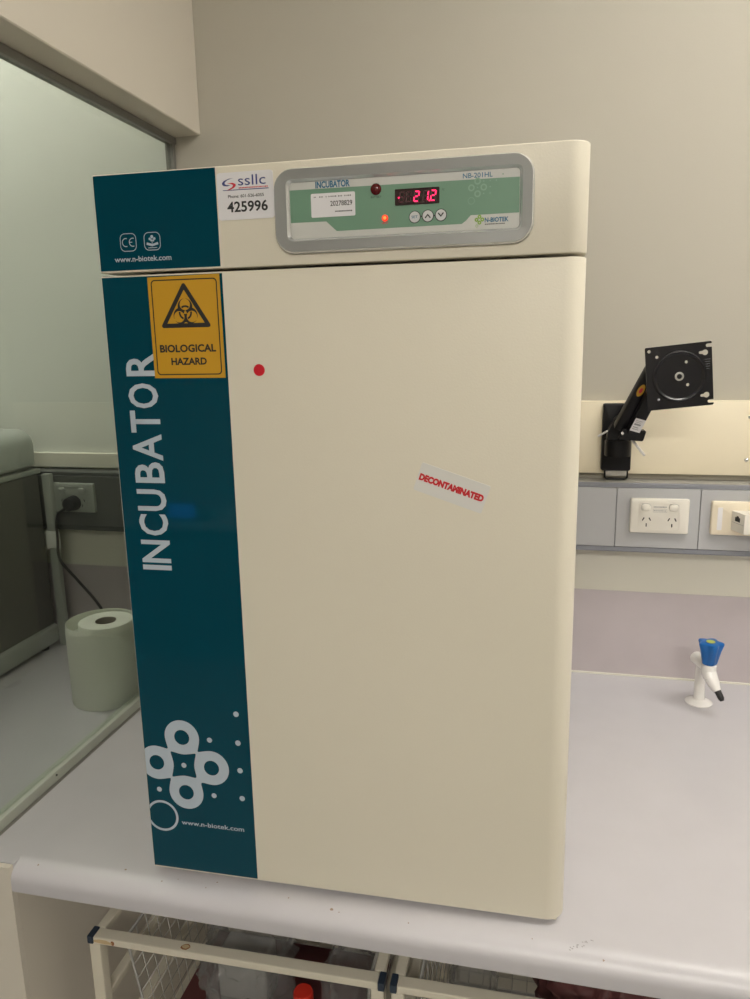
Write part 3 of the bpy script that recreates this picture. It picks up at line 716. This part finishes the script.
# ------------------------------------------------------------------ gas tap
tp = thing('laboratory_tap', 'white laboratory gas tap with blue knob on the bench right of the incubator', 'tap', (.3270,1.5520,0))
q = lathe(bmesh.new(), [(0,0),(.0270,0),(.0275,.0016),(.0255,.0036),(.0180,.0062),(.0120,.0085),(.0108,.0105),(.0106,.0800),(.0106,.1000),(.0095,.1030),(0,.1035)]); obj('column', q, M['enam'], tp, smooth=True)
q = bmesh.new(); cyl(q, (-.0090,.010,.0955), (.0060,-.045,.0950), .0135, .0128, n=32); bmesh.ops.bevel(q, geom=[e for e in q.edges if len([f for f in e.link_faces if len(f.verts)>4])==1], offset=.0015, segments=2, affect='EDGES'); obj('valve_body', q, M['enam'], tp, smooth=True)
q = lathe(bmesh.new(), [(0,.074),(.0095,.075),(.0132,.082),(.0140,.092),(.0140,.1045),(.0115,.1065),(.0,.1070)], (.0050,-.047), 32); obj('head', q, M['enam'], tp, smooth=True)
q = bmesh.new()
pts = [Vector((.0055,-.0480,.0900)), Vector((.0090,-.0550,.0790)), Vector((.0145,-.0630,.0680)), Vector((.0190,-.0690,.0600))]
rs = [.0138,.0132,.0108,.0076]
for i in range(3): cyl(q, pts[i], pts[i+1]+(pts[i+1]-pts[i])*.05, rs[i], rs[i+1], n=24)
obj('nozzle', q, M['enam'], tp, smooth=True)
q = bmesh.new(); cyl(q, (.0188,-.0687,.0605), (.0250,-.0770,.0480), .0066, .0060, n=20); cyl(q, (.0250,-.0770,.0480), (.0268,-.0795,.0440), .0060, .0035, n=20); obj('hose_tip', q, M['black'], tp, smooth=True, label='black hose tip')
q = bmesh.new(); hx, hy_ = .0045, -.047
prev = None; N = 48
for z, r, am in ((.1072,.0125,.02),(.1090,.0142,.05),(.1350,.0185,.13),(.1500,.0222,.16),(.1525,.0215,.16),(.1535,.0190,.14)):
    ring = [q.verts.new((hx+r*(1+am*math.cos(5*(2*PI*i/N)+.6))*math.cos(2*PI*i/N), hy_+r*(1+am*math.cos(5*(2*PI*i/N)+.6))*math.sin(2*PI*i/N), z)) for i in range(N)]
    if prev:
        for i in range(N): q.faces.new((prev[i], prev[(i+1)%N], ring[(i+1)%N], ring[i]))
    else: q.faces.new(ring[::-1])
    prev = ring
q.faces.new(prev); kb = obj('knob', q, M['bluep'], tp, smooth=True, label='blue fluted knob')
q = bmesh.new(); cyl(q, (hx,hy_,.1536), (hx,hy_,.1545), .0085, n=28); obj('knob_insert', q, M['yel'], kb, label='yellow green disc')

# ------------------------------------------------------------------ behind the glass
rl = thing('paper_towel_roll', 'white paper towel roll standing behind the glass beside the incubator', 'paper towel', (-.9255,1.3450,0))
q = bmesh.new(); HR = .178
lathe(q, [(.0200,.0),(.0715,.0),(.0730,.003),(.0730,HR-.012),(.0727,HR-.009),(.0722,HR-.008),(.0722,HR-.001),(.0716,HR),(.0708,HR-.001),(.0706,HR-.030),(.050,HR-.030)], n=56)
lathe(q, [(.0560,HR-.032),(.0560,HR-.001),(.0550,HR+.0005),(.0230,HR),(.0215,HR-.001)], (.0130,-.002), n=48)
bmesh.ops.recalc_face_normals(q, faces=q.faces); obj('paper_winding', q, M['paper'], rl, smooth=True)
q = bmesh.new(); lathe(q, [(.0215,HR+.0005),(.0205,HR-.001),(.0200,.02),(0,.02)], (.0130,-.002), n=36); bmesh.ops.recalc_face_normals(q, faces=q.faces); bmesh.ops.reverse_faces(q, faces=q.faces); obj('cardboard_core', q, M['card'], rl, smooth=True)

mc = thing('bench_instrument', 'large grey bench instrument with rounded lid behind the glass', 'laboratory instrument', (-1.50,1.35,0))
q = bmesh.new(); box(q, -.27, .288, -.28, .235, .012, .062, bev=.010, seg=3); obj('base_housing', q, M['mbase'], mc, smooth=True)
q = bmesh.new(); box(q, -.262, .280, -.272, .228, .061, .452, bev=.004); obj('side_housing', q, M['mside'], mc, smooth=True)
q = bmesh.new(); box(q, -.27, .285, -.28, .233, .4525, .466, bev=.003); obj('lid_rim', q, M['mbase'], mc, smooth=True)
q = bmesh.new(); box(q, -.272, .290, -.282, .236, .468, .566, bev=.040, seg=6)
for v in q.verts:
    if v.co.z < .50: v.co.z = max(.467, .467+(v.co.z-.468)*.4)
obj('lid', q, M['mlid'], mc, smooth=True)
for x, y in ((-.24,-.25),(.26,-.25),(-.24,.20),(.26,.20)): obj('foot', cyl(bmesh.new(), (x,y,.0003), (x,y,.0125), .014), M['black'], mc)
cp = thing('conduit_post', 'slim pale upright conduit with a white block beside the grey instrument', 'conduit', (-1.206,1.590,0))
obj('conduit_pipe', B(-.011,.011,-.006,.010,0,.45,bev=.002), M['mbase'], cp, smooth=True)
obj('conduit_block', B(-.012,.026,-.014,-.0062,.262,.305,bev=.003), M['farwall'], cp, smooth=True)
g = gpo('power_outlet', 'power outlet with a black plug in it on the shade-darkened trunking behind the glass', -1.2015, .3520, M['mbase'])  # white outlet coloured grey to carry the bay's shade
pg = thing('power_plug', 'black power plug and trailing cord in the outlet behind the glass', 'plug', (-1.1400, Yp-.0108, .3770))
q = bmesh.new(); cyl(q, (0,0,0), (0,-.028,0), .019, .016, n=28); bmesh.ops.bevel(q, geom=list(q.edges), offset=.001, segments=1, affect='EDGES'); obj('plug_body', q, M['black'], pg, smooth=True)
q = bmesh.new(); P_ = []
ctl = [Vector(p) for p in ((-.006,-.020,-.008),(-.035,-.024,-.030),(-.040,-.026,-.090),(-.036,-.030,-.140),(.010,-.034,-.190),(.060,-.040,-.240),(.100,-.050,-.290),(.125,-.060,-.345),(.150,-.09,-.3755))]
for i in range(len(ctl)-1):
    p0, p1, p2, p3 = ctl[max(i-1,0)], ctl[i], ctl[i+1], ctl[min(i+2,len(ctl)-1)]
    for s in range(6):
        t = s/6; P_.append(.5*((2*p1)+(-p0+p2)*t+(2*p0-5*p1+4*p2-p3)*t*t+(-p0+3*p1-3*p2+p3)*t**3))
tube(q, P_, .0035, 8); obj('cord', q, M['black'], pg, smooth='all')

# ------------------------------------------------------------------ drawer racks under the bench
def sq(bm, p0, p1, w, h):      # rectangular tube between two points along x, y or z (w across, h up)
    x0, y0, z0 = p0; x1, y1, z1 = p1
    if abs(x1-x0) > .03 and abs(y1-y0) < 1e-6 and abs(z1-z0) < 1e-6: return box(bm, min(x0,x1), max(x0,x1), y0-w/2, y0+w/2, z0-h/2, z0+h/2, bev=.002)
    if abs(y1-y0) > .03 and abs(z1-z0) < 1e-6: return box(bm, x0-w/2, x0+w/2, min(y0,y1), max(y0,y1), z0-h/2, z0+h/2, bev=.002)
    return box(bm, x0-w/2, x0+w/2, y0-h/2, y0+h/2, min(z0,z1), max(z0,z1), bev=.002)
def make_rack(name, label, x, y, rz, wd, group):
    t = thing(name, label, 'drawer rack', (x, y, -BENCH), rz, group); Z = lambda z: z+BENCH
    dp_ = .50; top = -.156
    q = sq(bmesh.new(), (.010,.0105,Z(top)), (wd-.010,.0105,Z(top)), .021, .012); obj('front_rail', q, M['rack'], t)
    for xx in (0, wd-.0095):
        q = box(bmesh.new(), xx, xx+.0095, -.0005, .0215, Z(top)-.0068, Z(top)+.0068, bev=.001); obj('end_cap', q, M['cap'], t)
    for yy in (.0105, dp_):
        for xx in (.011, wd-.011): q = sq(bmesh.new(), (xx,yy,0), (xx,yy,Z(top)-.007), .019, .019); obj('post', q, M['rack'], t)
    q = sq(bmesh.new(), (.0,dp_,Z(top)), (wd,dp_,Z(top)), .019, .012); obj('rear_rail', q, M['rack'], t)
    for zz in (top, -.270, -.385, -.500, -.615, -.730):
        for xx in (.011, wd-.011):
            q = sq(bmesh.new(), (xx,.0215,Z(zz)), (xx,dp_-.0100,Z(zz)), .016, .012); obj('side_runner', q, M['rack'], t)
    for zz in (-.20,):
        q = sq(bmesh.new(), (.0215,dp_,Z(-.80)), (wd-.0215,dp_,Z(-.80)), .015, .015); obj('lower_rail', q, M['rack'], t)
    return t
RW = .474
r1 = make_rack('drawer_rack', 'cream tube drawer rack under the bench, left one with the rust spot', -.6790, .8700, .014, RW, None)
q = bmesh.new()
def blob(bm, cx, cy, z, rx, ry, mi=0, up=True):
    vs = []
    for k in range(10):
        a = 2*PI*k/10; rr2 = random.uniform(.75,1.15); vs.append(bm.verts.new((cx+rx*rr2*math.cos(a), cy+ry*rr2*math.sin(a), z) if up else (cx+rx*rr2*math.cos(a), cy, z+ry*rr2*math.sin(a))))
    f = bm.faces.new(vs); f.normal_update(); f.material_index = mi
    if (up and f.normal.z < 0) or (not up and f.normal.y > 0): f.normal_flip()
random.seed(4)
zt = BENCH-.156+.0063
blob(q, .163, .010, zt, .0085, .0062); blob(q, .163, .010, zt+.0003, .0060, .0042, 1)
obj('rust_spot', q, [M['rust'], M['rustc']], r1, label='brown rust spot'); q = bmesh.new(); blob(q, .044, -.0003, BENCH-.156, .0035, .004, 0, False); blob(q, .027, -.0003, BENCH-.156, .018, .0035, 1, False)
obj('rust_chip', q, [M['rust'], M['rustc']], r1, label='chipped bare patch')
r2 = make_rack('drawer_rack', 'cream tube drawer rack under the bench, the right hand one', -.6790+RW+.008, .8768, .010, .50, None)
def basket(name, label, x0, x1, y0, y1, z0, z1):
    t = thing(name, label, 'wire basket', (x0, y0, z0)); w, d, h = x1-x0, y1-y0, z1-z0; tp_ = .020
    rim = bmesh.new(); tube(rim, [(0,0,h),(tp_*.7,tp_*.7,h*.3),(w-tp_*.7,tp_*.7,h*.3),(w,0,h),(w,d,h),(0,d,h)], .0028, 8, closed=True); obj('rim_wire', rim, M['wire'], t, smooth='all')
    q = bmesh.new()
    n = int(d/.028)
    for k in range(n+1):
        y = d*k/n; yy = tp_+(d-2*tp_)*k/n
        tube(q, [(0,y,h),(tp_,yy,0),(w-tp_,yy,0),(w,y,h)], .0009, 5)
    n = int(w/.028)
    for k in range(n+1):
        x = w*k/n; xx = tp_+(w-2*tp_)*k/n
        tube(q, [(xx,tp_*.7,h*.3),(xx,tp_,0),(xx,d-tp_,0),(x,d,h)], .0009, 5)
    for s in range(1, int(h/.028)):
        z = h*s/int(h/.028); i = tp_*(1-z/h)
        tube(q, [(i,i,z),(w-i,i,z),(w-i,d-i,z),(i,d-i,z)], .0009, 5, closed=True) if z < h*.3 else tube(q, [(i,i,z),(i,d-i,z),(w-i,d-i,z),(w-i,i,z)], .0009, 5)
    obj('wire_mesh', q, M['wire'], t, smooth='all'); return t
basket('wire_basket', 'deep grey wire basket hung in the left rack, holding plastic bags', -.6340, -.2330, .905, 1.330, -.400, -.175)
basket('wire_basket', 'deep grey wire basket hung in the right hand rack', -.1580, .2480, .905, 1.330, -.400, -.168)
def bag(label, c, s, seed, m, n=(40,28)):
    q = bmesh.new(); bmesh.ops.create_uvsphere(q, u_segments=n[0]*2, v_segments=n[1]*2, radius=1)
    for v in q.verts:
        p = v.co.copy(); nn = noise.noise(p*1.7+Vector((seed,0,0)))*.35+noise.noise(p*4.5+Vector((0,seed,0)))*.16+(1-abs(noise.noise(p*3.3+Vector((0,0,seed))))*2.5)*.13+abs(noise.noise(p*9))*.13
        p *= 1+nn; v.co = Vector((p.x*s[0], p.y*s[1], max(p.z, -.8)*s[2]))
    o = tag(obj('plastic_bag', q, m, smooth='all'), label, 'plastic bag'); o.location = c; return o
bag('crumpled clear plastic bag at the left end of the left basket', (-.490,1.035,-.300), (.080,.075,.085), 3, M['bag'])
bag('clear plastic bag beside the red cap under the bench', (-.300,1.03,-.300), (.034,.070,.070), 11, M['bag'])
def crinkle(name, label, cat, x0, x1, y0, y1, z0, z1, m, bev=.008):
    o = tag(obj(name, B(0, x1-x0, 0, y1-y0, 0, z1-z0, bev=bev, seg=3), m, smooth=True), label, cat); o.location = (x0, y0, z0); return o
crinkle('packet', 'grey packet inside the plastic bag under the bench', 'packet', -.535,-.445, 1.010,1.070, -.385,-.285, M['greybag'])
bag('crumpled dark maroon bag lining the left basket behind the clear bags', (-.430,1.240,-.285), (.120,.035,.075), 31, M['maroon'])
crinkle('packet', 'dark maroon packet lying flat on the bottom of the left basket', 'packet', -.610,-.257, .930,1.170, -.397,-.388, M['maroon'], .003)
bag('crumpled dark maroon bag in the right hand basket', (.105,1.100,-.285), (.085,.100,.080), 41, M['maroon'])
bag('crumpled clear bag at the left side of the right hand basket', (-.090,1.040,-.290), (.033,.070,.080), 47, M['bag'])
bt_ = thing('bottle', 'plastic bottle with a bright red cap under the bench', 'bottle', (-.3740,1.0000,-.3875))
q = lathe(bmesh.new(), [(0,0),(.022,0),(.0235,.003),(.0235,.030),(.018,.044),(.014,.047),(.014,.050),(0,.050)]); obj('bottle_body', q, M['bottle'], bt_, smooth=True)
q = lathe(bmesh.new(), [(.0160,.0475),(.0170,.0490),(.0170,.0665),(.0150,.0710),(0,.0725)]); obj('cap', q, M['redcap'], bt_, smooth=True, label='bright red cap')

# ------------------------------------------------------------------ room behind the viewer, ceiling light and added lights
rb_ = thing('rear_bench', 'grey laboratory bench along the opposite wall', 'bench', (0,0,-BENCH-.001))
obj('bench_top', B(-2.55,.6,-2.38,-1.75,.72,.75,bev=.004), M['bench'], rb_); obj('cupboard', B(-2.5,.55,-2.38,-1.80,0.001,.718), M['cab'], rb_)
sc_ = thing('benchtop_meter', 'small grey bench meter with a blue screen on the opposite bench', 'meter', (-1.80,-1.95,-.15), 0)
obj('meter_body', B(-.16,.16,-.12,.10,0,.11,bev=.01), M['cab'], sc_, smooth=True)
obj('meter_screen', B(-.075,.075,.1002,.104,.02,.095), M['screen'], sc_)
def light(label, x, y, sx, sy, watts):
    t = thing('ceiling_light', label, 'ceiling light', (x, y, CEIL-.0005), 0)
    q = bmesh.new(); box(q, -sx/2-.02, sx/2+.02, -sy/2-.02, sy/2+.02, -.03, 0); obj('light_housing', q, M['ceil'], t)
    d = obj('light_diffuser', B(-sx/2, sx/2, -sy/2, sy/2, -.034, -.0305), M['lamp'], t)
    m_ = M['lamp'].copy(); m_.node_tree.nodes['Principled BSDF'].inputs['Emission Strength'].default_value = watts; d.data.materials[0] = m_
light('ceiling light above the bench on the right', .85, .900, 1.30, .07, 44)
light('added side light near the right wall', 1.95, .05, .30, 1.20, 4.5)  # unseen lamp added to brighten the incubator's rounded right edge
light('added fill light in the middle of the room', .45, -1.55, 1.20, .40, 21)  # unseen fill added behind the viewer for the incubator front
light('added light over the bay behind the glass', -1.55, 1.30, .9, .3, 9.5)  # unseen lamp added to wash the bay's upper wall

w = bpy.data.worlds.new('world'); bpy.context.scene.world = w; w.use_nodes = True
w.node_tree.nodes['Background'].inputs[0].default_value = (.5,.5,.5,1); w.node_tree.nodes['Background'].inputs[1].default_value = .1

# ------------------------------------------------------------------ lift everything from bench level to floor level
for o in list(C.objects):
    if o.parent is None: o.location.z += BENCH

# ------------------------------------------------------------------ camera
yaw, pitch, roll, F = .2285, .2041, -.0201, 742.96
f = Vector((-math.sin(yaw)*math.cos(pitch), math.cos(yaw)*math.cos(pitch), -math.sin(pitch)))
r = Vector((math.cos(yaw), math.sin(yaw), 0)); u = r.cross(f)
r2 = r*math.cos(roll)+u*math.sin(roll); u2 = -r*math.sin(roll)+u*math.cos(roll)
cam = bpy.data.cameras.new('camera'); co = bpy.data.objects.new('camera', cam); C.objects.link(co)
cam.sensor_fit = 'VERTICAL'; cam.sensor_height = 24; cam.lens = F*24/999; cam.clip_start = .02
mw = Matrix(((r2.x,u2.x,-f.x,0),(r2.y,u2.y,-f.y,0),(r2.z,u2.z,-f.z,.7451+BENCH),(0,0,0,1)))
co.matrix_world = mw
S = bpy.context.scene; S.camera = co
S.view_settings.view_transform = 'Standard'; S.view_settings.look = 'None'; S.view_settings.gamma = 1; S.view_settings.exposure = 0.86
S.view_settings.use_curve_mapping = False
